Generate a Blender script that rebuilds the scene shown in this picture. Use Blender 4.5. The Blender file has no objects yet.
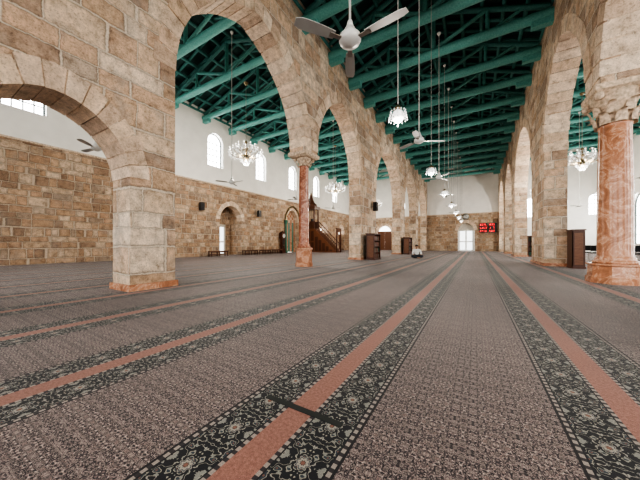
import bpy, math, random
from mathutils import Vector, Matrix
random.seed(4)
S=bpy.context.scene
COL=S.collection
pi=math.pi
# ------------------------------------------------------------------ node helpers
class NT:
    def __init__(s,name):
        s.mat=bpy.data.materials.new(name); s.mat.use_nodes=True
        s.t=s.mat.node_tree; s.t.nodes.clear()
        s.out=s.t.nodes.new('ShaderNodeOutputMaterial')
        s.b=s.t.nodes.new('ShaderNodeBsdfPrincipled')
        s.t.links.new(s.b.outputs[0],s.out.inputs[0])
    def n(s,typ,**kw):
        x=s.t.nodes.new('ShaderNode'+typ)
        for k,v in kw.items(): setattr(x,k,v)
        return x
    def l(s,a,b): s.t.links.new(a,b)
    def inp(s,sock,v):
        if isinstance(v,bpy.types.NodeSocket): s.l(v,sock)
        else: sock.default_value=v
    def m(s,op,a,b=0.0,c=None):
        x=s.n('Math',operation=op); s.inp(x.inputs[0],a); s.inp(x.inputs[1],b)
        if c is not None: s.inp(x.inputs[2],c)
        return x.outputs[0]
    def mix(s,f,a,b,bt='MIX'):
        x=s.n('MixRGB',blend_type=bt); s.inp(x.inputs[0],f); s.inp(x.inputs[1],a); s.inp(x.inputs[2],b)
        return x.outputs[0]
    def noise(s,vec,scale,detail=3.0,rough=.5):
        x=s.n('TexNoise'); 
        if vec is not None: s.l(vec,x.inputs['Vector'])
        x.inputs['Scale'].default_value=scale; x.inputs['Detail'].default_value=detail
        x.inputs['Roughness'].default_value=rough
        return x
    def ramp(s,f,stops,interp='LINEAR'):
        x=s.n('ValToRGB'); x.color_ramp.interpolation=interp
        e=x.color_ramp.elements
        e[0].position=stops[0][0]; e[0].color=c4(stops[0][1])
        e[1].position=stops[1][0]; e[1].color=c4(stops[1][1])
        for p,c in stops[2:]:
            q=e.new(p); q.color=c4(c)
        s.l(f,x.inputs[0]); return x.outputs[0]
    def bump(s,h,st,dist=.02,nrm=None):
        x=s.n('Bump'); x.inputs['Strength'].default_value=st; x.inputs['Distance'].default_value=dist
        s.l(h,x.inputs['Height'])
        if nrm: s.l(nrm,x.inputs['Normal'])
        return x.outputs[0]
def c4(c):
    if isinstance(c,(int,float)): c=(c,c,c)
    return (c[0],c[1],c[2],1.0)
def simple(name,col,rough=.5,metal=0.0,emit=None,es=0.0,var=.12,vs=8.0,alpha=None):
    t=NT(name); tc=t.n('TexCoord')
    nz=t.noise(tc.outputs['Object'],vs,4)
    r=t.ramp(nz.outputs['Fac'],[(.3,tuple(x*(1-var) for x in col)),(.7,tuple(min(1,x*(1+var)) for x in col))])
    t.l(r,t.b.inputs['Base Color'])
    t.b.inputs['Roughness'].default_value=rough; t.b.inputs['Metallic'].default_value=metal
    if emit: 
        t.b.inputs['Emission Color'].default_value=c4(emit); t.b.inputs['Emission Strength'].default_value=es
    return t.mat
def weather(t,ob,c,amt=1.0):
    big=t.noise(ob,.6,4,.6); med=t.noise(ob,4.5,7,.72); fine=t.noise(ob,30,6,.75)
    c=t.mix(.6*amt,c,t.ramp(big.outputs['Fac'],[(.35,(.80,.76,.71)),(.5,(1,1,1)),(.65,(1.12,1.10,1.08))]),'MULTIPLY')
    c=t.mix(.9*amt,c,t.ramp(med.outputs['Fac'],[(.32,(.40,.36,.325)),(.43,(.77,.745,.72)),(.55,(1.04,1.03,1.02)),(.70,(1.3,1.28,1.24))]),'MULTIPLY')
    c=t.mix(.85*amt,c,t.ramp(fine.outputs['Fac'],[(.34,(.42,.385,.36)),(.46,(.95,.94,.93)),(.68,(1.2,1.19,1.17))]),'MULTIPLY')
    return c,med,fine
STONES=[(0,(.60,.445,.32)),(.14,(.74,.60,.465)),(.28,(.47,.35,.265)),(.42,(.80,.68,.555)),(.56,(.64,.47,.345)),(.70,(.53,.44,.36)),(.84,(.70,.54,.405)),(.94,(.84,.72,.59))]
def stone(name,bw,bh,msz=.02,bump=.8,dist=.07,dark=1.0,mort=(.80,.70,.585)):
    t=NT(name); tc=t.n('TexCoord'); uv=tc.outputs['UV']; ob=tc.outputs['Object']
    nz=t.noise(uv,1.6,2)
    vm=t.n('VectorMath',operation='SUBTRACT'); t.l(nz.outputs['Color'],vm.inputs[0]); vm.inputs[1].default_value=(.5,.5,.5)
    vs=t.n('VectorMath',operation='SCALE'); t.l(vm.outputs[0],vs.inputs[0]); vs.inputs['Scale'].default_value=dist
    nz2=t.noise(uv,14,3)
    vm2=t.n('VectorMath',operation='SUBTRACT'); t.l(nz2.outputs['Color'],vm2.inputs[0]); vm2.inputs[1].default_value=(.5,.5,.5)
    vs2=t.n('VectorMath',operation='SCALE'); t.l(vm2.outputs[0],vs2.inputs[0]); vs2.inputs['Scale'].default_value=.05
    va=t.n('VectorMath',operation='ADD'); t.l(uv,va.inputs[0]); t.l(vs.outputs[0],va.inputs[1])
    vb=t.n('VectorMath',operation='ADD'); t.l(va.outputs[0],vb.inputs[0]); t.l(vs2.outputs[0],vb.inputs[1])
    sx=t.n('SeparateXYZ'); t.l(vb.outputs[0],sx.inputs[0]); U=sx.outputs[0]; V=sx.outputs[1]
    vr=t.m('DIVIDE',V,bh); vr=t.m('ADD',vr,t.m('MULTIPLY',t.m('SINE',t.m('MULTIPLY',vr,1.9)),.20))
    row=t.m('FLOOR',vr)
    wn=t.n('TexWhiteNoise',noise_dimensions='1D'); t.l(row,wn.inputs['W']); rr=wn.outputs['Value']
    W=t.m('MULTIPLY_ADD',rr,bw*.7,bw*.62)
    uu=t.m('ADD',t.m('DIVIDE',U,W),t.m('MULTIPLY',rr,17.3))
    uu=t.m('ADD',uu,t.m('MULTIPLY',t.m('SINE',t.m('ADD',t.m('MULTIPLY',uu,2.4),row)),.26))
    col=t.m('FLOOR',uu)
    cb=t.n('CombineXYZ'); t.l(row,cb.inputs[0]); t.l(col,cb.inputs[1])
    w2=t.n('TexWhiteNoise',noise_dimensions='2D'); t.l(cb.outputs[0],w2.inputs['Vector'])
    def edge(f,sc):
        fr=t.m('FRACT',f); return t.m('MULTIPLY',t.m('SUBTRACT',.5,t.m('ABSOLUTE',t.m('SUBTRACT',fr,.5))),sc)
    e=t.m('MINIMUM',edge(uu,W),edge(vr,bh))
    mr=t.n('MapRange',interpolation_type='SMOOTHSTEP'); t.l(e,mr.inputs[0]); mr.inputs[1].default_value=msz*.4; mr.inputs[2].default_value=msz*1.2
    blk=mr.outputs[0]
    c=t.ramp(w2.outputs['Value'],STONES,'CONSTANT')
    c,med,fine=weather(t,ob,c)
    pat=t.noise(ob,1.3,5,.65)
    c=t.mix(t.ramp(pat.outputs['Fac'],[(.52,0),(.68,.5)]),c,c4((.42,.38,.34)))
    ar=t.n('MapRange',interpolation_type='SMOOTHSTEP'); t.l(e,ar.inputs[0]); ar.inputs[1].default_value=msz; ar.inputs[2].default_value=msz*2.6
    ar.inputs[3].default_value=.76; ar.inputs[4].default_value=1.0
    c=t.mix(1,c,ar.outputs[0],'MULTIPLY')
    mo=t.mix(.7,c4(mort),t.ramp(fine.outputs['Fac'],[(.35,(.55,.52,.5)),(.6,(1.05,1.05,1.05))]),'MULTIPLY')
    c=t.mix(blk,mo,c)
    c=t.mix(1,c,c4(dark),'MULTIPLY')
    t.l(c,t.b.inputs['Base Color']); t.b.inputs['Roughness'].default_value=.92
    h=t.m('MULTIPLY',blk,1.0)
    h=t.m('ADD',h,t.m('MULTIPLY',med.outputs['Fac'],1.8)); h=t.m('ADD',h,t.m('MULTIPLY',fine.outputs['Fac'],.7))
    t.l(t.bump(h,bump,.04),t.b.inputs['Normal'])
    return t.mat
def voussoir_mat(name):
    t=NT(name); tc=t.n('TexCoord'); ob=tc.outputs['Object']; g=t.n('NewGeometry')
    r=t.ramp(g.outputs['Random Per Island'],[(0,(.68,.53,.40)),(.3,(.82,.68,.54)),(.5,(.57,.44,.34)),(.75,(.88,.76,.63)),(1,(.70,.54,.415))])
    c,med,fine=weather(t,ob,r,.85)
    t.l(c,t.b.inputs['Base Color']); t.b.inputs['Roughness'].default_value=.9
    h=t.m('ADD',med.outputs['Fac'],t.m('MULTIPLY',fine.outputs['Fac'],.4)); t.l(t.bump(h,.9,.04),t.b.inputs['Normal'])
    return t.mat
def marble(name,a,b,vein,rough=.25):
    t=NT(name); tc=t.n('TexCoord'); ob=tc.outputs['Object']
    n1=t.noise(ob,2.2,6,.62); n1.inputs['Distortion'].default_value=2.0; n2=t.noise(ob,26,4,.6)
    c=t.ramp(n1.outputs['Fac'],[(.34,tuple(x*.7 for x in a)),(.46,a),(.52,b),(.54,vein),(.56,b),(.7,a)])
    c=t.mix(.25,c,t.ramp(n2.outputs['Fac'],[(.35,(.5,.46,.44)),(.6,(1.1,1.08,1.05))]),'MULTIPLY')
    t.l(c,t.b.inputs['Base Color']); t.b.inputs['Roughness'].default_value=rough
    return t.mat
def wood(name,a,b,rough=.45,sc=(1,1,8)):
    t=NT(name); tc=t.n('TexCoord'); mp=t.n('Mapping'); t.l(tc.outputs['Object'],mp.inputs[0]); mp.inputs['Scale'].default_value=sc
    n1=t.noise(mp.outputs[0],6,5,.6); c=t.ramp(n1.outputs['Fac'],[(.3,a),(.7,b)])
    t.l(c,t.b.inputs['Base Color']); t.b.inputs['Roughness'].default_value=rough
    t.l(t.bump(n1.outputs['Fac'],.2,.01),t.b.inputs['Normal']); return t.mat

def carpet_mat():
    t=NT('carpet_woven'); tc=t.n('TexCoord'); sx=t.n('SeparateXYZ'); t.l(tc.outputs['Object'],sx.inputs[0])
    X=sx.outputs[0]; Y=sx.outputs[1]
    P=1.69
    fx=t.m('FLOORED_MODULO',t.m('ADD',X,.9+P/2),P); sd=t.m('SUBTRACT',fx,P/2); ab=t.m('ABSOLUTE',sd)
    def sym(px,py,xv,yv):
        a=t.m('PINGPONG',xv,px); b=t.m('PINGPONG',yv,py)
        cb=t.n('CombineXYZ'); t.l(a,cb.inputs[0]); t.l(b,cb.inputs[1]); return cb.outputs[0]
    v1=sym(.10,.12,sd,Y)
    n1=t.noise(v1,27,3,.6); n2=t.noise(v1,60,2,.5)
    f1=t.ramp(n1.outputs['Fac'],[(0,(.17,.135,.132)),(.38,(.33,.275,.255)),(.42,(.028,.023,.03)),(.48,(.20,.155,.152)),(.53,(.42,.36,.33)),(.555,(.03,.025,.033)),(.61,(.185,.135,.132)),(.66,(.32,.235,.215))],'CONSTANT')
    f2=t.ramp(n2.outputs['Fac'],[(0,(.48,.48,.51)),(.42,(1.1,1.08,1.06)),(.5,(.72,.71,.73)),(.56,(1.6,1.53,1.46))],'CONSTANT')
    field=t.mix(.6,f1,f2,'MULTIPLY')
    bx=t.m('SUBTRACT',ab,.225)
    v2=sym(.11,.14,bx,Y)
    n3=t.noise(v2,13,2,.45); n4=t.noise(v2,34,2,.5)
    DK=(.008,.010,.016)
    band=t.ramp(n3.outputs['Fac'],[(0,(.33,.31,.26)),(.30,DK),(.43,(.33,.32,.28)),(.452,DK),(.542,(.33,.315,.265)),(.565,(.03,.045,.062)),(.62,(.18,.09,.07)),(.66,DK)],'CONSTANT')
    leaf=t.ramp(n4.outputs['Fac'],[(0,0),(.595,1)],'CONSTANT')
    band=t.mix(t.m('MULTIPLY',leaf,.9),band,c4((.27,.275,.25)))
    ry=t.m('SUBTRACT',t.m('FLOORED_MODULO',Y,.28),.14)
    rad=t.m('SQRT',t.m('ADD',t.m('MULTIPLY',bx,bx),t.m('MULTIPLY',ry,ry)))
    ang=t.m('ARCTAN2',ry,bx); pet=t.m('MULTIPLY_ADD',t.m('COSINE',t.m('MULTIPLY',ang,8)),.006,.036)
    q=t.m('DIVIDE',rad,pet)
    ros=t.ramp(q,[(0,(.24,.11,.08)),(.28,DK),(.36,(.35,.325,.28)),(.72,(.05,.065,.09)),(.86,(.32,.30,.26)),(.99,(.008,.01,.02))],'CONSTANT')
    band=t.mix(t.m('LESS_THAN',q,1.12),band,ros)
    gm=t.m('SINE',t.m('MULTIPLY',Y,2*pi/.05)); gm=t.m('GREATER_THAN',gm,.15)
    guard=t.mix(gm,c4((.33,.29,.26)),c4((.035,.03,.036)))
    orange_n=t.noise(tc.outputs['Object'],60,3)
    orange=t.ramp(orange_n.outputs['Fac'],[(.35,(.255,.118,.093)),(.65,(.36,.18,.145))])
    def lt(v): return t.m('LESS_THAN',ab,v)
    c=field
    c=t.mix(lt(.380),c,c4((.012,.012,.017)))
    c=t.mix(lt(.366),c,guard)
    c=t.mix(lt(.345),c,c4(DK))
    c=t.mix(lt(.336),c,band)
    c=t.mix(lt(.110),c,c4(DK))
    c=t.mix(lt(.102),c,guard)
    c=t.mix(lt(.080),c,orange)
    big=t.noise(tc.outputs['Object'],.5,3)
    c=t.mix(.5,c,t.ramp(big.outputs['Fac'],[(.35,(.74,.74,.76)),(.65,(1.15,1.13,1.12))]),'MULTIPLY')
    fib=t.noise(tc.outputs['Object'],260,2)
    c=t.mix(.65,c,t.ramp(fib.outputs['Fac'],[(.32,(.42,.42,.42)),(.68,(1.42,1.42,1.42))]),'MULTIPLY')
    t.l(c,t.b.inputs['Base Color']); t.b.inputs['Roughness'].default_value=.72
    t.b.inputs['Specular IOR Level'].default_value=.3
    t.b.inputs['Sheen Weight'].default_value=.10; t.b.inputs['Sheen Roughness'].default_value=.5
    t.l(t.bump(fib.outputs['Fac'],.35,.004),t.b.inputs['Normal'])
    return t.mat
M_ash=stone('limestone_ashlar',.72,.44)
M_rub=stone('limestone_rubble_wall',.52,.36,.026,1.0,.1,(.80,.745,.695))
M_vou=voussoir_mat('limestone_voussoir')
M_plaster=simple('white_plaster',(.86,.85,.82),.9,var=.05,vs=1.2)
M_cap=simple('carved_limestone',(.58,.46,.35),.85,var=.4,vs=14)
M_red=marble('red_granite',(.30,.10,.055),(.42,.17,.10),(.54,.30,.20),.2)
M_org=marble('orange_marble',(.46,.215,.125),(.56,.30,.19),(.70,.48,.36),.18)
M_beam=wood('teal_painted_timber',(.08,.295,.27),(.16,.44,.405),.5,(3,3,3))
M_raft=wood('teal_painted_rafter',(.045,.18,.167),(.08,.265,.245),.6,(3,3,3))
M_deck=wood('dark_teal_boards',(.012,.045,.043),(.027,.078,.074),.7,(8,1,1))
M_wood=wood('walnut_wood',(.05,.016,.009),(.11,.038,.019),.4)
M_wood2=wood('carved_brown_wood',(.11,.042,.02),(.22,.09,.042),.4)
M_white=simple('white_enamel',(.62,.63,.62),.35,var=.04)
M_blade=simple('fan_blade_enamel',(.50,.51,.50),.4,var=.05)
M_black=simple('black_plastic',(.015,.015,.017),.4)
M_metal=simple('brushed_metal',(.45,.43,.40),.3,.9)
M_rod=simple('painted_rod',(.45,.46,.45),.4,.2)
M_brass=simple('aged_brass',(.30,.24,.15),.3,.9)
M_crys=simple('cut_crystal',(.66,.69,.73),.08,.1,(1,.97,.9),.12)
M_bulb=simple('glowing_bulb',(1,.95,.85),.4,0,(1,.93,.82),5)
M_globe=simple('opal_glass',(.80,.82,.83),.2,0,(1,.97,.93),.7)
M_glass=simple('daylit_window_glass',(.9,.95,1),.2,0,(1,.99,.97),10.0)
M_door_glass=simple('frosted_door_glass',(.8,.85,.85),.3,0,(.93,.97,1),1.8)
M_iron=simple('window_iron',(.07,.10,.10),.5)
M_tape=simple('dark_seam_tape',(.016,.02,.02),.7)
M_led=simple('red_led',(.8,.02,.02),.5,0,(1,.03,.04),3)
M_frame=simple('cream_door_paint',(.66,.64,.58),.5)
M_green=simple('green_tile',(.05,.16,.11),.3)
M_carpet=carpet_mat()
M_book1=simple('book_cloth_maroon',(.14,.03,.03),.6); M_book2=simple('book_cloth_green',(.03,.09,.06),.6)
M_ground=simple('courtyard_paving',(.45,.42,.38),.9)
# ------------------------------------------------------------------ mesh builder
class MB:
    def __init__(s): s.v=[]; s.f=[]; s.mi=[]; s.mats=[]; s.sm=[]
    def mat(s,m):
        if m not in s.mats: s.mats.append(m)
        return s.mats.index(m)
    def add(s,vs,fs,m,smooth=False,M=None):
        o=len(s.v)
        for p in vs:
            p=Vector(p)
            if M is not None: p=M@p
            s.v.append(p[:])
        k=s.mat(m)
        for f in fs: s.f.append([i+o for i in f]); s.mi.append(k); s.sm.append(smooth)
    def box(s,x0,x1,y0,y1,z0,z1,m,M=None):
        vs=[(x0,y0,z0),(x1,y0,z0),(x1,y1,z0),(x0,y1,z0),(x0,y0,z1),(x1,y0,z1),(x1,y1,z1),(x0,y1,z1)]
        s.add(vs,[(3,2,1,0),(4,5,6,7),(0,1,5,4),(1,2,6,5),(2,3,7,6),(3,0,4,7)],m,False,M)
    def hexa(s,vs,m,M=None):
        s.add(vs,[(3,2,1,0),(4,5,6,7),(0,1,5,4),(1,2,6,5),(2,3,7,6),(3,0,4,7)],m,False,M)
    def tube(s,a,b,r0,r1,m,n=10,M=None):
        a=Vector(a); b=Vector(b); d=(b-a).normalized()
        up=Vector((0,0,1)) if abs(d.z)<.95 else Vector((1,0,0))
        u=d.cross(up).normalized(); w=d.cross(u)
        vs=[]
        for p,r in ((a,r0),(b,r1)):
            for i in range(n):
                t=2*pi*i/n; vs.append(p+u*(r*math.cos(t))+w*(r*math.sin(t)))
        fs=[(i,(i+1)%n,n+(i+1)%n,n+i) for i in range(n)]
        s.add(vs,fs,m,True,M); s.add(vs,[tuple(range(n))[::-1],tuple(range(n,2*n))],m,False,M)
    def path(s,pts,r,m,n=6,M=None):
        for i in range(len(pts)-1): s.tube(pts[i],pts[i+1],r,r,m,n,M)
    def lathe(s,prof,m,n=20,c=(0,0),smooth=True,M=None,rot=0):
        vs=[]; fs=[]
        for r,z in prof:
            for i in range(n):
                t=2*pi*i/n+rot; vs.append((c[0]+r*math.cos(t),c[1]+r*math.sin(t),z))
        for k in range(len(prof)-1):
            for i in range(n):
                j=(i+1)%n; fs.append((k*n+i,k*n+j,(k+1)*n+j,(k+1)*n+i))
        fs.append(tuple(range(n))[::-1]); fs.append(tuple(range((len(prof)-1)*n,len(prof)*n)))
        s.add(vs,fs,m,smooth,M)
    def octa(s,c,r,h,m):
        x,y,z=c
        s.add([(x+r,y,z),(x,y+r,z),(x-r,y,z),(x,y-r,z),(x,y,z+h),(x,y,z-h)],[(0,1,4),(1,2,4),(2,3,4),(3,0,4),(1,0,5),(2,1,5),(3,2,5),(0,3,5)],m)
    def ball(s,c,r,m,seg=12,rings=8,sc=(1,1,1),M=None):
        vs=[];fs=[]
        for k in range(rings+1):
            ph=pi*k/rings
            for i in range(seg):
                t=2*pi*i/seg
                vs.append((c[0]+sc[0]*r*math.sin(ph)*math.cos(t),c[1]+sc[1]*r*math.sin(ph)*math.sin(t),c[2]+sc[2]*r*math.cos(ph)))
        for k in range(rings):
            for i in range(seg):
                j=(i+1)%seg; fs.append((k*seg+i,(k+1)*seg+i,(k+1)*seg+j,k*seg+j))
        s.add(vs,fs,m,True,M)
    def mesh(s,name):
        me=bpy.data.meshes.new(name); me.from_pydata(s.v,[],s.f)
        for m in s.mats: me.materials.append(m)
        me.polygons.foreach_set('material_index',s.mi); me.polygons.foreach_set('use_smooth',s.sm)
        uv=me.uv_layers.new(name='UVMap'); me.update()
        for p in me.polygons:
            n=p.normal; ax=max(range(3),key=lambda i:abs(n[i]))
            for li in p.loop_indices:
                c=me.vertices[me.loops[li].vertex_index].co
                uv.data[li].uv=(c.y+.11,c.z) if ax==0 else ((c.x+.37,c.z) if ax==1 else (c.x+.37,c.y+.11))
        return me
    def obj(s,name,loc=(0,0,0),rot=0):
        return put(s.mesh(name),name,loc,rot)
def put(me,name,loc=(0,0,0),rot=0,parent=None):
    o=bpy.data.objects.new(name,me); o.location=loc; o.rotation_euler=(0,0,rot); COL.objects.link(o)
    if parent: o.parent=parent
    return o
# ------------------------------------------------------------------ walls with arched openings
def arch_curve(y0,y1,spring,apex,n=14):
    w=(y1-y0)/2; yc=(y0+y1)/2; r=apex-spring
    R=(w*w+r*r)/(2*w); phi=math.acos(max(-1,min(1,(R-w)/R)))
    L=[]
    for i in range(n+1):
        a=phi*i/n; L.append((y0+R-R*math.cos(a),spring+R*math.sin(a)))
    return L+[(2*yc-y,z) for y,z in L[-2::-1]]
def wall(mb,ax,t0,t1,s0,s1,z0,z1,ops,mat):
    def prism(sa,sb,la,lb,ha,hb):
        if ax=='x': vs=[(t0,sa,la),(t1,sa,la),(t1,sb,lb),(t0,sb,lb),(t0,sa,ha),(t1,sa,ha),(t1,sb,hb),(t0,sb,hb)]
        else: vs=[(sa,t1,la),(sa,t0,la),(sb,t0,lb),(sb,t1,lb),(sa,t1,ha),(sa,t0,ha),(sb,t0,hb),(sb,t1,hb)]
        mb.hexa(vs,mat)
    cur=s0
    for o in sorted(ops,key=lambda q:q['y0']):
        if o['y0']>cur: prism(cur,o['y0'],z0,z0,z1,z1)
        if o.get('raised') is not None: prism(o['y0'],o['y1'],o['raised'],o['raised'],z1,z1)
        else:
            c=arch_curve(o['y0'],o['y1'],o['spring'],o['apex'])
            for (a,za),(b,zb) in zip(c[:-1],c[1:]): prism(a,b,za,zb,z1,z1)
            if o.get('sill',z0)>z0: prism(o['y0'],o['y1'],z0,z0,o['sill'],o['sill'])
        cur=o['y1']
    if cur<s1: prism(cur,s1,z0,z0,z1,z1)
def voussoirs(mb,ax,t0,t1,y0,y1,spring,apex,th,nb,mat,pr=.025):
    def dense(e,ae):
        c=arch_curve(y0-e,y1+e,spring,apex+ae,60)
        d=[0]
        for p,q in zip(c[:-1],c[1:]): d.append(d[-1]+math.hypot(q[0]-p[0],q[1]-p[1]))
        def at(f):
            t=f*d[-1]; k=0
            while k<len(d)-2 and d[k+1]<t: k+=1
            u=(t-d[k])/(d[k+1]-d[k]); return (c[k][0]+(c[k+1][0]-c[k][0])*u,c[k][1]+(c[k+1][1]-c[k][1])*u)
        return at
    A=dense(-.015,-.015)
    for b in range(nb):
        B=dense(th*random.uniform(.82,1.0),th*random.uniform(.9,1.08))
        g=.0022
        f0=b/nb+g; f1=(b+1)/nb-g; sub=4
        e=random.uniform(-.014,.014); q0=t0-pr-e if t0<t1 else t0+pr+e; q1=t1+pr+e
        vs=[]
        for i in range(sub+1):
            f=f0+(f1-f0)*i/sub; a=A(f); o=B(f)
            for (yy,zz) in (a,o):
                for q in (q0,q1):
                    vs.append((q,yy,zz) if ax=='x' else (yy,q,zz))
        fs=[]
        for i in range(sub):
            k=i*4; n=k+4
            fs+= [(k,k+1,n+1,n),(k+2,n+2,n+3,k+3),(k,n,n+2,k+2),(k+1,k+3,n+3,n+1)]
        fs+=[(0,2,3,1),(sub*4,sub*4+1,sub*4+3,sub*4+2)]
        mb.add(vs,fs,mat)
# floor
mb=MB(); mb.box(-19.4,13.6,-9,43,-.2,0,M_carpet); mb.obj('floor')
mb=MB(); mb.box(-60,60,-50,-9.02,-.3,-.05,M_ground); mb.obj('courtyard_ground')
# arcades
std=[(3.59,9.16,5.15,8.65,23),(10.16,15.4,5.15,8.65,23),(18.4,25.6,5.0,8.65,27),(27.4,33.2,5.1,8.6,23),(34.8,41.0,5.1,8.6,23)]
def arcade(name,t0,t1,arches,nave):
    mb=MB(); ops=[dict(y0=a[0],y1=a[1],spring=a[2],apex=a[3]) for a in arches]
    ops.append(dict(y0=9.16,y1=10.16,raised=5.0))
    wall(mb,'x',t0,t1,-8.5,42,0,11.5,ops,M_ash)
    for a in arches: voussoirs(mb,'x',t0,t1,a[0],a[1],a[2],a[3],.5 if a[3]>5 else .42,a[4],M_vou)
    ys=sorted([(o['y0'],o['y1']) for o in ops])
    cur=-8.5
    for y0,y1 in ys:
        if y0-cur>.4 and cur>-8: mb.box(t0-.05,t1+.05,cur-.05 if cur>-8.5 else cur,y0+.05,0,.14,M_org)
        cur=y1
    return mb.obj(name)
arcade('wall_left_arcade',-7.0,-6.2,[(-6.2,-1.1,5.15,8.65,19),(.36,2.64,2.40,3.66,15)]+std,1)
arcade('wall_right_arcade',2.7,3.5,[(-3.2,2.6,5.15,8.65,19)]+std,-1)
# left wall : stone base + plaster top
mb=MB()
LW=[(14.6,17.0,3.1,4.4),(23.6,25.9,3.6,5.0),(31.2,33.2,2.6,3.8),(37,39,2.6,3.8)]
wall(mb,'x',-19.5,-18.6,-8.5,42,0,5.9,[dict(y0=a[0],y1=a[1],spring=a[2],apex=a[3]) for a in LW],M_rub)
for a in LW: voussoirs(mb,'x',-19.2,-18.6,a[0],a[1],a[2],a[3],.38,13,M_vou)
mb.box(-19.5,-18.5,-8.5,42,5.9,6.0,M_cap)
mb.obj('wall_left')
wins=[3.5+5.4*k for k in range(-1,8)]
mb=MB(); wall(mb,'x',-19.4,-18.75,-8.5,42,6.0,13.4,[dict(y0=y-.75,y1=y+.75,sill=7.5,spring=9.5,apex=10.3) for y in wins if y+.8<42],M_plaster); mb.obj('wall_left_upper')
def window(name,loc,rot,w,h,spring):
    mb=MB(); c=arch_curve(-w/2,w/2,spring,h)
    poly=[(-w/2,0)]+c+[(w/2,0)]
    mb.add([(x,0.06,z) for x,z in poly],[tuple(range(len(poly)))],M_glass)
    P=[(x*.97,-.03,z*.985+.02) for x,z in poly]+[(-w/2*.97,-.03,.02)]
    mb.path(P,.05,M_iron,6)
    for k in (-1,0,1): 
        xx=k*w/4; zz=min(z for x,z in c if abs(x-xx)<w/6)
        mb.box(xx-.025,xx+.025,-.02,.02,0,zz,M_iron)
    for k in range(1,5): mb.box(-w/2,w/2,-.02,.02,spring*k/4-.025,spring*k/4+.025,M_iron)
    o=mb.obj(name,loc,rot)
n=1
for y in wins:
    if y+.8<42: window('window_%d'%n,(-19.1,y,7.5),pi/2,1.5,2.8,2.0); n+=1
mb=MB(); mb.box(-20.3,-20.2,14.3,17.3,0,4.8,M_rub); mb.box(-20.2,-19.5,14.3,14.6,0,4.8,M_rub); mb.box(-20.2,-19.5,17.0,17.3,0,4.8,M_rub); mb.box(-20.2,-19.5,14.3,17.3,4.5,4.8,M_rub); mb.box(-20.2,-19.5,14.6,17,-.1,0.0,M_cap); mb.obj('wall_left_recess')
def door(name,loc,rot,w,h,fm=M_frame):
    mb=MB(); 
    mb.box(-w/2-.1,-w/2,-.06,.06,0,h+.1,fm); mb.box(w/2,w/2+.1,-.06,.06,0,h+.1,fm); mb.box(-w/2,w/2,-.06,.06,h,h+.1,fm)
    for sgn in (-1,1):
        a,b=(-w/2,-.01) if sgn<0 else (.01,w/2)
        mb.box(a,b,-.03,.03,.01,h,fm)
        for z0,z1 in ((.15,h*.42),(h*.47,h-.15)):
            mb.box(a+.1,b-.1,-.05,-.03,z0,z1,M_door_glass if fm is M_frame else fm)
        mb.tube((sgn*.07,-.04,h*.45),(sgn*.07,-.09,h*.45),.02,.02,M_brass,8)
    return mb.obj(name,loc,rot)
door('door_1',(-20.1,15.6,0),pi/2,1.3,2.7)
for k,y in ((2,32.2),(3,38.0)):
    door('door_%d'%k,(-19.3,y,0),pi/2,1.7,2.5,M_wood2)
# mihrab
mb=MB()
seg=12; prof=[]
for i in range(seg+1):
    t=pi*i/seg; prof.append((-19.0-.75*math.sin(t),24.75-1.1*math.cos(t)))
for i in range(seg):
    a,b=prof[i],prof[i+1]
    mm=(M_green,M_org)[i%2]
    mb.add([(a[0],a[1],0.02),(b[0],b[1],0.02),(b[0],b[1],3.6),(a[0],a[1],3.6)],[(0,1,2,3)],mm)
    for k in range(6):
        f0=math.cos(k/6*pi/2); f1=math.cos((k+1)/6*pi/2); z0=3.6+1.3*math.sin(k/6*pi/2); z1=3.6+1.3*math.sin((k+1)/6*pi/2)
        g=lambda p,f:(-19.0+(p[0]+19.0)*f,24.75+(p[1]-24.75)*f)
        A,B,C,D=g(a,f0),g(b,f0),g(b,f1),g(a,f1)
        mb.add([(*A,z0),(*B,z0),(*C,z1),(*D,z1)],[(0,1,2,3)],(M_cap,M_org)[(i+k)%2])
for y in (23.35,26.15):
    mb.lathe([(.2,0),(.2,.25),(.12,.3),(.11,3.2),(.2,3.5),(.2,3.7)],M_green,12,(-18.4,y))
mb.path([(-18.45,y,z) for y,z in arch_curve(23.35,26.15,3.7,5.4,8)],.1,M_brass,8)
mb.obj('mihrab')
# far wall
mb=MB()
fo=[dict(y0=-2.1,y1=-.1,spring=2.9,apex=4.0),dict(y0=-14,y1=-11.6,spring=2.7,apex=4.0)]
wall(mb,'y',42,42.8,-19.5,3.6,0,5.2,fo,M_rub)
for a in fo: voussoirs(mb,'y',42,42.7,a['y0'],a['y1'],a['spring'],a['apex'],.4,13,M_vou)
mb.box(-19.5,3.6,41.93,42.8,5.2,5.32,M_cap)
mb.obj('wall_far')
mb=MB(); wall(mb,'y',42.1,42.8,-19.5,3.6,5.32,14,[dict(y0=x-.5,y1=x+.5,sill=6.6,spring=7.8,apex=8.4) for x in (-16,-10)],M_plaster); 
wall(mb,'y',42.1,42.8,3.6,13.6,0,14,[dict(y0=x-.6,y1=x+.6,sill=4.4,spring=6.2,apex=6.9) for x in (6,9,12)],M_plaster); mb.obj('wall_far_upper')
for x in (-16,-10): window('window_%d'%n,(x,42.5,6.6),0,1.0,1.8,1.2); n+=1
for x in (6,9,12): window('window_%d'%n,(x,42.5,4.4),0,1.2,2.5,1.8); n+=1
door('door_4',(-1.1,42.5,0),0,1.75,3.0)
mb=MB(); mb.box(-2.2,0,42.6,42.7,3.0,4.1,M_frame); mb.box(-2.2,0,42.6,42.7,0,3.0,M_door_glass); mb.obj('trim_1')
door('door_5',(-12.8,42.5,0),0,2.1,3.0,M_wood2)
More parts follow.
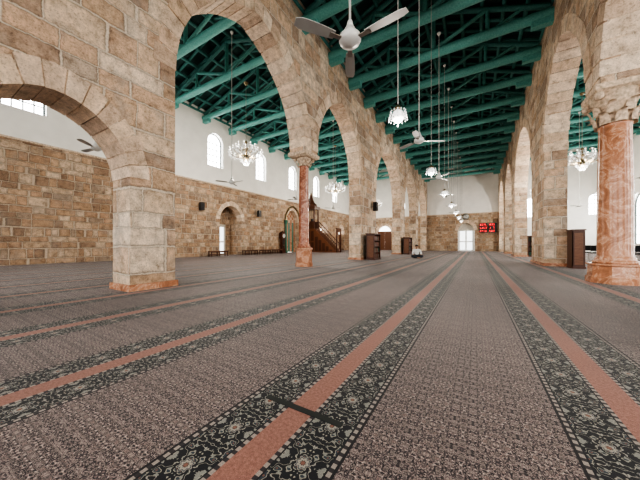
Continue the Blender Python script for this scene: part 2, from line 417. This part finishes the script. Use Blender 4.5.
# right wall
mb=MB(); ro=[dict(y0=y-1.0,y1=y+1.0,sill=1.0,spring=4.6,apex=5.8) for y in (1,6,11,16,21,26,31,36,40)]
wall(mb,'x',13.0,13.6,-8.5,42,0,13.4,ro,M_plaster); mb.obj('wall_right')
for y in (1,6,11,16,21,26,31,36,40): window('window_%d'%n,(13.3,y,1.0),-pi/2,2.0,4.8,3.6); n+=1
# ------------------------------------------------------------------ roofs
def truss(x0,x1,zt,zr,rt):
    mb=MB(); w=x1-x0; xc=(x0+x1)/2
    mb.tube((x0,0,zt),(x1,0,zt),rt,rt*.88,M_beam,12)
    mb.tube((x0+.1,0,zt+.3),(xc,0,zr),.12,.11,M_raft,8); mb.tube((x1-.1,0,zt+.3),(xc,0,zr),.12,.11,M_raft,8)
    mb.tube((xc,0,zt),(xc,0,zr),.11,.1,M_beam,8)
    for sgn in (-1,1):
        mb.tube((xc,0,zt+.15),(xc+sgn*w*.25,0,zt+.3+(zr-zt-.3)*.5),.095,.09,M_beam,8)
        mb.tube((xc+sgn*w*.25,0,zt),(xc+sgn*w*.25,0,zt+.3+(zr-zt-.3)*.5),.085,.08,M_beam,8)
        mb.tube((xc+sgn*w*.25,0,zt+.05),(xc+sgn*w*.40,0,zt+.3+(zr-zt-.3)*.2),.07,.07,M_beam,8)
        e=xc+sgn*w/2
        mb.box(min(e,e-sgn*.7),max(e,e-sgn*.7),-.13,.13,zt-.42,zt-.18,M_beam)
    return mb.mesh('roof_truss')
def roof(tag,x0,x1,zt,zr,ph,rt,sp):
    me=truss(x0,x1,zt,zr,rt); y=-7.6+ph
    while y<41.8:
        put(me,'roof_truss',(0,y,0)); y+=sp
    xc=(x0+x1)/2; mb=MB(); zb=zt+.42
    for sgn in (-1,1):
        for k in range(6):
            f=k/5.5; x=xc+sgn*(x1-x0)/2*(1-f); z=zb+(zr+.1-zb)*f
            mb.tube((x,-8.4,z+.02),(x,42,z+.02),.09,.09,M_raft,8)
        yy=-8.3
        while yy<42:
            e=xc+sgn*(x1-x0)/2
            mb.tube((e,yy,zb+.16),(xc,yy,zr+.28),.085,.085,M_raft,6); yy+=.7
    mb.obj('roof_rafters')
    mb=MB()
    for sgn in (-1,1):
        e=xc+sgn*((x1-x0)/2+.35)
        zz=zb+.2
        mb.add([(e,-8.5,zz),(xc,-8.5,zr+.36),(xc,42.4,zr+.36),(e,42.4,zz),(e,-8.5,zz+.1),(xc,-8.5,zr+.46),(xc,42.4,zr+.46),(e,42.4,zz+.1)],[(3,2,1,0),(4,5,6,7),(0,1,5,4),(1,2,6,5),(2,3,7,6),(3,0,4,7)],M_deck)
    mb.obj('ceiling_'+tag)
roof('nave',-6.2,2.7,10.3,12.3,.2,.235,2.35)
roof('left',-18.75,-7.0,11.1,13.2,0,.21,2.6)
roof('right',3.5,13.0,11.1,13.0,.2,.2,2.6)
# ------------------------------------------------------------------ columns
def column(name,x,y,rs,rb,shaft,base,ztop_base,zc):
    mb=MB()
    mb.lathe([(rb*1.0,0),(rb,.14),(rb*.93,.17),(rb*.90,ztop_base*.72),(rb*.98,ztop_base*.76),(rb*.98,ztop_base*.84)],base,8,(x,y),False,rot=pi/8)
    z=ztop_base*.84
    mb.lathe([(rs*1.22,z),(rs*1.3,z+.03),(rs*1.22,z+.07),(rs*1.1,z+.09),(rs*1.16,z+.12),(rs*1.04,z+.16),(rs,z+.2),(rs*.99,2.2),(rs*.9,zc),(rs*.98,zc+.03),(rs*.9,zc+.07)],shaft,32,(x,y))
    z=zc+.05; H=4.82-z
    mb.lathe([(rs*.9,z),(rs*.98,z+H*.3),(rs*1.12,z+H*.6),(rs*1.5,z+H)],M_cap,24,(x,y))
    for row,(nz,hh,off) in enumerate(((0,H*.45,0),(H*.3,H*.45,.5))):
        for i in range(8):
            a=2*pi*(i+off)/8; M=Matrix.Translation((x,y,z+nz))@Matrix.Rotation(a,4,'Z')
            r0=rs*(.95+.12*row); vs=[];k=6
            for j in range(k+1):
                f=j/k; out=r0+.05+ .16*f**3*(rs/.3); zz=hh*(f-.28*max(0,f-.75)*4*f); wd=rs*.34*(1-.55*f**2)
                vs+=[(out,-wd,zz),(out+.045,0,zz),(out,wd,zz)]
            fs=[]
            for j in range(k): 
                for q in (0,1): fs.append((j*3+q,j*3+q+1,j*3+q+4,j*3+q+3))
            mb.add(vs,fs,M_cap,True,M)
    for sx in (-1,1):
        for sy in (-1,1):
            mb.ball((x+sx*rs*1.25,y+sy*rs*1.25,4.74),.1*rs/.3,M_cap,10,6)
    mb.hexa([(x-.42,y-.42,4.80),(x+.42,y-.42,4.80),(x+.42,y+.42,4.80),(x-.42,y+.42,4.80),(x-.5,y-.52,4.87),(x+.5,y-.52,4.87),(x+.5,y+.52,4.87),(x-.5,y+.52,4.87)],M_cap)
    mb.box(x-.5,x+.5,y-.52,y+.52,4.87,5.0,M_cap)
    return mb.obj(name)
column('marble_column',-6.6,9.66,.23,.40,M_red,M_org,1.0,4.4)
column('marble_column',3.1,9.66,.33,.55,M_org,M_org,.6,4.0)
# ------------------------------------------------------------------ fans, lamps, chandeliers
def fan_mesh():
    mb=MB()
    mb.lathe([(.03,.16),(.06,.15),(.09,.09),(.13,.05),(.14,0),(.12,-.04),(.08,-.06),(.05,-.08),(.02,-.09)],M_white,24)
    for i in range(3):
        M=Matrix.Rotation(2*pi*i/3,4,'Z')
        mb.box(.1,.28,-.03,.03,-.015,-.005,M_metal,M)
        M2=M@Matrix.Rotation(math.radians(11),4,'X'); vs=[];fs=[];k=8
        for j in range(k+1):
            f=j/k; r=.22+.5*f; w=.052+.018*math.sin(f*pi*.8); w*= 1 if j<k else .7
            for z in (-.006,.002): vs+=[(r,-w,z),(r,w,z)]
        for j in range(k):
            a=j*4;b=a+4; fs+=[(a,a+1,b+1,b),(a+2,b+2,b+3,a+3),(a,b,b+2,a+2),(a+1,a+3,b+3,b+1)]
        fs+=[(0,2,3,1),(k*4,k*4+1,k*4+3,k*4+2)]
        mb.add(vs,fs,M_blade,False,M2)
    return mb
def fan(x,y,z,ztop,rot):
    mb=fan_mesh(); mb.tube((0,0,.1),(0,0,ztop-z),.016,.016,M_rod,8)
    mb.lathe([(.02,.14),(.05,.16),(.03,.24)],M_white,16); mb.lathe([(.03,ztop-z-.12),(.08,ztop-z-.03),(.08,ztop-z)],M_white,16)
    mb.obj('ceiling_fan',(x,y,z),rot)
NT_=10.2
yy=3.0; k=0
while yy<38:
    fan(-1.35,yy,3.56+(.34 if k else 0),NT_,math.radians(-6+k*37)); yy+=4.7; k+=1
for y in (3.3,8.4,13.5,18.6,28.8): fan(-9.85,y,3.9,11.0,y)
for y in (12,17,22,27,32): fan(6.8,y,3.9,11.0,y*1.3)
def pendant(x,y,z,ztop):
    mb=MB(); H=ztop-z
    mb.tube((0,0,.2),(0,0,H),.01,.01,M_rod,6); mb.lathe([(.03,H-.1),(.07,H-.02),(.07,H)],M_white,12)
    mb.lathe([(.02,.24),(.05,.2),(.08,.16),(.09,.13)],M_brass,16)
    mb.lathe([(.05,.13),(.10,.08),(.13,0),(.11,-.06),(.06,-.11),(.02,-.13)],M_globe,20)
    for i in range(14):
        a=2*pi*i/14
        for q in range(4): mb.octa(((.15+.012*q)*math.cos(a),(.15+.012*q)*math.sin(a),.10-.055*q),.014,.026,M_crys)
    mb.octa((0,0,-.17),.02,.05,M_crys)
    mb.obj('pendant_lamp',(x,y,z))
    L=bpy.data.lights.new('pendant_light','POINT'); L.energy=80; L.color=(1,.91,.80); L.shadow_soft_size=.12
    o=bpy.data.objects.new('pendant_light',L); o.location=(x,y,z-.34); COL.objects.link(o)
yy=5.37
while yy<38: pendant(-1.35,yy,3.6,NT_); yy+=4.7
def chand_mesh(H,R=1.0):
    mb=MB()
    mb.tube((0,0,.7),(0,0,H),.018,.018,M_metal,6)
    mb.lathe([(.04,.8),(.10,.7),(.05,.6),(.07,.4),(.16,.3),(.08,.2),(.06,-.1),(.18,-.25),(.22,-.32),(.10,-.42),(.03,-.5)],M_brass,16)
    mb.lathe([(.05,H-.15),(.15,H-.03),(.15,H)],M_brass,12)
    for tier,(r,z0,nn) in enumerate(((R,-.05,16),(R*.6,.28,10))):
        for i in range(nn):
            a=2*pi*(i+.5*tier)/nn; ca,sa=math.cos(a),math.sin(a)
            pts=[]
            for j in range(8):
                f=j/7; rr=.06+(r-.06)*f; zz=z0-.22*math.sin(f*pi*.95)*(r/R)+.12*f*f
                pts.append((rr*ca,rr*sa,zz))
            mb.path(pts,.016,M_brass,5)
            ex,ey,ez=pts[-1]
            mb.lathe([(.02,ez),(.07,ez+.02),(.075,ez+.035)],M_crys,8,(ex,ey)); mb.lathe([(.014,ez+.03),(.014,ez+.12)],M_white,6,(ex,ey))
            mb.ball((ex,ey,ez+.155),.024,M_bulb,6,5,(1,1,1.7))
            for q in range(4): mb.octa((ex,ey,ez-.05-.07*q),.02,.035,M_crys)
            for q in range(1,9):
                f=q/9; rr=r*(1-f)+.08*f; zz=ez+(.68-ez)*f-.28*math.sin(pi*f)*(1-f*.3)
                mb.octa((rr*ca,rr*sa,zz),.02,.034,M_crys)
            b=2*pi*(i+1+.5*tier)/nn
            for q in range(1,6):
                f=q/6; aa=a+(b-a)*f
                mb.octa((r*math.cos(aa),r*math.sin(aa),ez-.14*math.sin(pi*f)),.019,.032,M_crys)
    for ring in range(4):
        r=.34-.07*ring
        for i in range(14-2*ring):
            a=2*pi*i/(14-2*ring)
            for q in range(2): mb.octa((r*math.cos(a),r*math.sin(a),-.3-.11*ring-.055*q),.02,.035,M_crys)
    return mb.mesh('crystal_chandelier')
cm=chand_mesh(4.4)
for (x,y,z) in ((-12.2,11.5,6.6),(-12.2,23.5,6.6),(-12.2,35.5,6.6),(6.1,23.7,6.6),(6.1,35.5,6.6),(6.1,0,6.6)):
    put(cm,'crystal_chandelier',(x,y,z))
    L=bpy.data.lights.new('chandelier_light','POINT'); L.energy=850; L.color=(1,.91,.80); L.shadow_soft_size=.3
    o=bpy.data.objects.new('chandelier_light',L); o.location=(x,y,z-1.0); COL.objects.link(o)
# ------------------------------------------------------------------ furniture
def bookcase(x0,x1,y0,y1,h,front):
    w=(x1-x0) if front[1]=='y' else (y1-y0); d=(y1-y0) if front[1]=='y' else (x1-x0)
    mb=MB()
    mb.box(-w/2,-w/2+.03,-d/2,d/2,0,h,M_wood); mb.box(w/2-.03,w/2,-d/2,d/2,0,h,M_wood); mb.box(-w/2,w/2,d/2-.02,d/2,0,h,M_wood)
    mb.box(-w/2-.03,w/2+.03,-d/2-.03,d/2+.03,h,h+.05,M_wood); mb.box(-w/2-.02,w/2+.02,-d/2-.02,d/2+.02,0,.08,M_wood)
    for sg in (-1,1):
        a=sg*w/2; mb.box(min(a,a+sg*.012),max(a,a+sg*.012),-d/2+.06,d/2-.06,.15,h-.1,M_wood2)
    ns=4
    for k in range(ns):
        z=.08+(h-.1)*k/ns; mb.box(-w/2+.03,w/2-.03,-d/2+.02,d/2-.02,z,z+.025,M_wood)
        xx=-w/2+.05
        while xx<w/2-.1:
            t=random.uniform(.025,.05); hh=random.uniform(.20,.3)
            if random.random()<.85: mb.box(xx,xx+t,-d/2+.06,d/2-.06,z+.025,z+.025+hh,random.choice((M_book1,M_book2,M_wood2)))
            xx+=t+.004
    rot={'-y':0,'+x':pi/2,'-x':-pi/2}[front]
    mb.obj('wooden_bookcase',((x0+x1)/2,(y0+y1)/2,0),rot)
bookcase(-5.95,-5.4,15.7,16.9,1.62,'+x')
bookcase(3.42,3.8,14.4,15.1,1.55,'+x')
bookcase(-5.95,-5.4,25.7,27.1,1.6,'+x')
bookcase(3.6,4.4,25.9,26.4,1.6,'-y')
def speaker(x,y,z,rot):
    mb=MB(); mb.hexa([(-.17,-.15,-.3),(.17,-.15,-.3),(.13,.13,-.3),(-.13,.13,-.3),(-.17,-.15,.3),(.17,-.15,.3),(.13,.13,.3),(-.13,.13,.3)],M_black)
    for zz,r in ((-.1,.12),(.16,.06)):
        M=Matrix.Translation((0,-.15,zz))@Matrix.Rotation(pi/2,4,'X'); mb.lathe([(r,0),(r,.015),(r*.8,.012),(r*.3,.002)],M_black,16,M=M)
    mb.tube((0,.1,0),(0,.26,0),.03,.03,M_metal,8)
    mb.obj('wall_speaker',(x,y,z),rot)
speaker(-18.33,12.7,3.95,pi/2); speaker(-18.33,19.0,4.0,pi/2); speaker(-18.33,28.8,4.0,pi/2); speaker(-5.95,17.5,3.6,pi/2)
def bench(x,y,L,rot):
    mb=MB()
    mb.box(-L/2,L/2,-.2,.2,.40,.45,M_wood2)
    for s in (-1,0,1):
        for q in (-.16,.16): mb.box(s*(L/2-.08)-.03,s*(L/2-.08)+.03,q-.03,q+.03,0,.40,M_wood)
    mb.box(-L/2+.05,L/2-.05,-.02,.02,.12,.18,M_wood)
    mb.box(-L/2+.03,L/2-.03,-.18,-.15,.31,.40,M_wood)
    mb.obj('low_wooden_bench',(x,y,0),rot)
for y in (14.0,17.5,19.35,21.2): bench(-18.0,y,1.7,pi/2)
# minbar
mb=MB(); y0,y1=27.0,28.1; xw=-18.55; xt=-16.9; xf=-13.9; zp=2.9; N=12
for i in range(N):
    a=xf-(xf-xt)*i/N; b=xf-(xf-xt)*(i+1)/N; z=zp*(i+1)/N
    mb.box(b,a,y0+.06,y1-.06,z-.24 if i else 0,z,M_wood2)
for yq in (y0,y1-.06):
    mb.add([(xf,yq,0),(xt,yq,0),(xt,yq,zp),(xf,yq,.1),(xf,yq+.06,0),(xt,yq+.06,0),(xt,yq+.06,zp),(xf,yq+.06,.1)],[(0,1,2,3),(7,6,5,4),(0,3,7,4),(3,2,6,7),(1,5,6,2),(0,4,5,1)],M_wood2)
    mb.tube((xf,yq+.03,.95),(xt,yq+.03,zp+.9),.05,.05,M_wood,8)
    for i in range(16):
        f=i/15; x=xf+(xt-xf)*f; z=.1+(zp-.1)*f; mb.tube((x,yq+.03,z),(x,yq+.03,z+.86),.025,.025,M_wood,6)
    for i in range(5):
        x=xf-.5-.5*i; zt=.1+(zp-.1)*(xf-x)/(xf-xt)-.15
        if zt>.3: mb.box(x-.4,x,yq-.02,yq+.08,.15,zt*.82,M_wood)
mb.box(xw,xt,y0,y1,0,zp,M_wood2)
for q in range(3):
    mb.box(xw+.1+.53*q,xw+.5+.53*q,y0-.03,y0,.2,1.2,M_wood); mb.box(xw+.1+.53*q,xw+.5+.53*q,y0-.03,y0,1.4,2.6,M_wood)
for x in (xw+.08,xt-.08):
    for y in (y0+.08,y1-.08): mb.tube((x,y,zp),(x,y,5.3),.09,.09,M_wood,8)
mb.box(xw,xt,y0,y0+.04,zp,zp+.9,M_wood); mb.box(xw,xt,y1-.04,y1,zp,zp+.9,M_wood); mb.box(xw,xw+.04,y0,y1,zp,5.3,M_wood)
mb.box(xw-.0,xt+.1,y0-.1,y1+.1,5.3,5.65,M_wood)
xc=(xw+xt)/2; yc=(y0+y1)/2
mb.lathe([(.78,5.65),(.70,5.95),(.42,6.2),(.24,6.7),(.07,7.25)],M_wood,8,(xc,yc),False,rot=pi/8); mb.lathe([(.05,7.2),(.1,7.32),(.02,7.42),(.015,7.7)],M_brass,10,(xc,yc))
for y in (y0+.05,y1-.05): mb.box(xf,xf+.12,y-.06,y+.06,0,2.6,M_wood)
mb.box(xf,xf+.12,y0,y1,2.4,2.75,M_wood2); mb.box(xf-.02,xf+.14,y0-.08,y1+.08,2.75,2.85,M_wood)
mb.obj('wooden_minbar')
mb=MB(); mb.box(-.3,.3,-.2,.2,0,.5,M_wood); mb.box(-.22,.22,-.15,.15,.5,1.6,M_wood); mb.box(-.3,.3,-.2,.2,1.6,2.2,M_wood); mb.lathe([(.3,2.2),(.2,2.35),(.03,2.45)],M_wood,4,rot=pi/4)
M=Matrix.Translation((0,-.2,1.9))@Matrix.Rotation(pi/2,4,'X'); mb.lathe([(.22,0),(.22,.02),(.2,.02)],M_white,20,M=M); mb.box(-.01,.01,-.23,-.22,1.9,2.06,M_black); mb.box(0,.1,-.23,-.22,1.89,1.91,M_black)
mb.box(-.14,.14,-.16,-.15,.65,1.5,M_black); mb.tube((0,-.17,1.4),(0,-.17,.9),.008,.008,M_brass,6); mb.ball((0,-.18,.85),.06,M_brass)
mb.obj('grandfather_clock',(-18.3,22.6,0),pi/2)
def led(x,z,w,h):
    mb=MB(); mb.box(-w/2,w/2,-.04,.04,-h/2,h/2,M_black)
    rows=3
    for r in range(rows):
        zc=h/2-h*(r+.5)/rows; xx=-w/2+.1
        while xx<w/2-.2:
            hh=h/rows*.5; ww=.12
            for (a,b,c,d) in ((0,ww,hh/2-.03,hh/2),(0,ww,-hh/2,-hh/2+.03),(0,.03,-hh/2,hh/2),(ww-.03,ww,-hh/2,hh/2)):
                if random.random()<.6: mb.box(xx+a,xx+b,-.05,-.04,zc+c,zc+d,M_led)
            xx+=.2
    mb.obj('prayer_times_display',(x,41.9,z))
led(1.0,3.2,.95,1.3); led(2.05,3.2,.9,1.3)
mb=MB(); M=Matrix.Rotation(pi/2,4,'X'); mb.lathe([(.45,0),(.45,.05),(.4,.06),(.39,.03)],M_brass,24,M=M); mb.lathe([(.39,.035),(.1,.036)],M_white,24,M=M); mb.box(-.015,.015,-.06,-.045,0,.28,M_black); mb.box(0,.2,-.06,-.045,-.015,.015,M_black); mb.obj('wall_clock',(-1.1,41.9,4.85))
def chair_mesh():
    mb=MB()
    for x in (-.2,.2):
        mb.tube((x,-.2,0),(x,-.2,.44),.014,.014,M_metal,6); mb.tube((x,.22,0),(x,.2,.44),.014,.014,M_metal,6); mb.tube((x,.2,.44),(x,.28,.9),.014,.014,M_metal,6)
    mb.box(-.23,.23,-.23,.22,.43,.49,M_black); 
    mb.hexa([(-.22,.2,.58),(.22,.2,.58),(.22,.24,.58),(-.22,.24,.58),(-.21,.26,.92),(.21,.26,.92),(.21,.30,.92),(-.21,.30,.92)],M_black)
    return mb.mesh('padded_chair')
ch=chair_mesh()
for r,y in enumerate((20.5,22.0,23.5)):
    for k in range(8): put(ch,'padded_chair',(6.2+.62*k,y,0),random.uniform(-.1,.1)+pi)
mb=MB(); mb.box(-1.17,-.63,1.27,1.31,0.0,.004,M_tape); mb.obj('carpet_seam_tape')
# ------------------------------------------------------------------ seated man
SK=simple('skin',(.42,.25,.17),.5); SH=simple('white_shirt_cloth',(.80,.81,.82),.8); TR=simple('dark_trouser_cloth',(.03,.035,.05),.8); HA=simple('black_hair',(.015,.012,.01),.7)
man=bpy.data.objects.new('seated_man',None); man.location=(-3.55,19.3,0); man.rotation_euler=(0,0,math.radians(20)); man.scale=(1.08,1.08,1.08); COL.objects.link(man)
def skin(name,pts,edges,rad,mat,root=0,sub=2):
    me=bpy.data.meshes.new(name); me.from_pydata(pts,edges,[]); me.materials.append(mat)
    o=put(me,name,parent=man); md=o.modifiers.new('Skin','SKIN'); md.use_smooth_shade=True
    sv=me.skin_vertices[0].data
    for i,r in enumerate(rad): sv[i].radius=(r,r) if not isinstance(r,tuple) else r; sv[i].use_root=(i==root)
    ss=o.modifiers.new('Sub','SUBSURF'); ss.levels=sub; ss.render_levels=sub
    return o
skin('trousers',[(0,0,.13),(.10,-.02,.12),(.33,-.26,.15),(.20,-.36,.11),(.02,-.40,.08),(-.10,-.02,.12),(-.33,-.26,.15),(-.20,-.40,.10),(-.04,-.47,.07)],[(0,1),(1,2),(2,3),(3,4),(0,5),(5,6),(6,7),(7,8)],[.14,.115,.09,.07,.055,.115,.09,.07,.055],TR)
skin('shirt',[(0,0,.18),(0,.01,.34),(0,.0,.50),(0,-.01,.585),(.19,0,.545),(.27,-.06,.34),(.23,-.22,.25),(-.19,0,.545),(-.27,-.06,.34),(-.23,-.22,.25)],[(0,1),(1,2),(2,3),(2,4),(4,5),(5,6),(2,7),(7,8),(8,9)],[(.16,.13),(.155,.12),(.16,.115),(.07,.065),.07,.055,.042,.07,.055,.042],SH)
skin('neck_and_head',[(0,-.01,.56),(0,-.02,.65),(0,-.035,.70),(0,-.04,.77),(0,-.03,.83)],[(0,1),(1,2),(2,3),(3,4)],[.055,.055,.078,.098,.075],SK)
mb=MB(); mb.ball((0,-.012,.80),.098,HA,18,12,(.98,1.05,.9)); o=mb.obj('hair'); o.parent=man
mb=MB(); mb.ball((0,-.132,.745),.017,SK,10,8,(.8,1,1.5))
for sx in (-1,1):
    mb.ball((sx*.033,-.118,.772),.012,HA,8,6,(1.2,.6,.6)); mb.ball((sx*.09,-.02,.75),.026,SK,8,6,(.4,.8,1.2))
mb.ball((0,-.118,.705),.02,M_book1,8,6,(1.2,.4,.2))
o=mb.obj('face'); o.parent=man
for sx in (-1,1):
    pts=[(sx*.23,-.20,.25),(sx*.235,-.30,.245)]; ed=[(0,1)]; rad=[.028,.034]
    for k in range(4):
        x=sx*.235+(k-1.5)*.023; L=(.062,.075,.07,.055)[k]; b=len(pts)
        pts+=[(x,-.335,.248),(x,-.335-L*.55,.244),(x,-.335-L,.215)]; ed+=[(1,b),(b,b+1),(b+1,b+2)]; rad+=[.0105,.0095,.008]
    b=len(pts); pts+=[(sx*.235-sx*.045,-.29,.24),(sx*.235-sx*.06,-.33,.225)]; ed+=[(1,b),(b,b+1)]; rad+=[.012,.009]
    skin('hand_%s'%('left' if sx>0 else 'right'),pts,ed,rad,SK,0,1)
skin('foot_left',[(.04,-.40,.07),(-.04,-.42,.05),(-.13,-.40,.035)],[(0,1),(1,2)],[.045,.04,.028],SK,0,1)
skin('foot_right',[(-.02,-.47,.06),(.06,-.48,.045),(.14,-.46,.035)],[(0,1),(1,2)],[.045,.04,.028],SK,0,1)
# ------------------------------------------------------------------ light
w=bpy.data.worlds.new('sky'); S.world=w; w.use_nodes=True
bg=w.node_tree.nodes['Background']; bg.inputs[0].default_value=(1,.98,.95,1); bg.inputs[1].default_value=3.4
try: S.view_settings.look='AgX - High Contrast'
except Exception as e: print('look',e)
# ------------------------------------------------------------------ camera
cam=bpy.data.cameras.new('camera'); cam.sensor_width=36; cam.lens=260/640*36; cam.shift_y=4/640; cam.clip_start=.02; cam.clip_end=300
co=bpy.data.objects.new('camera',cam); co.location=(0,0,1.0); co.rotation_euler=(pi/2,0,math.radians(30.8)); COL.objects.link(co)
S.camera=co
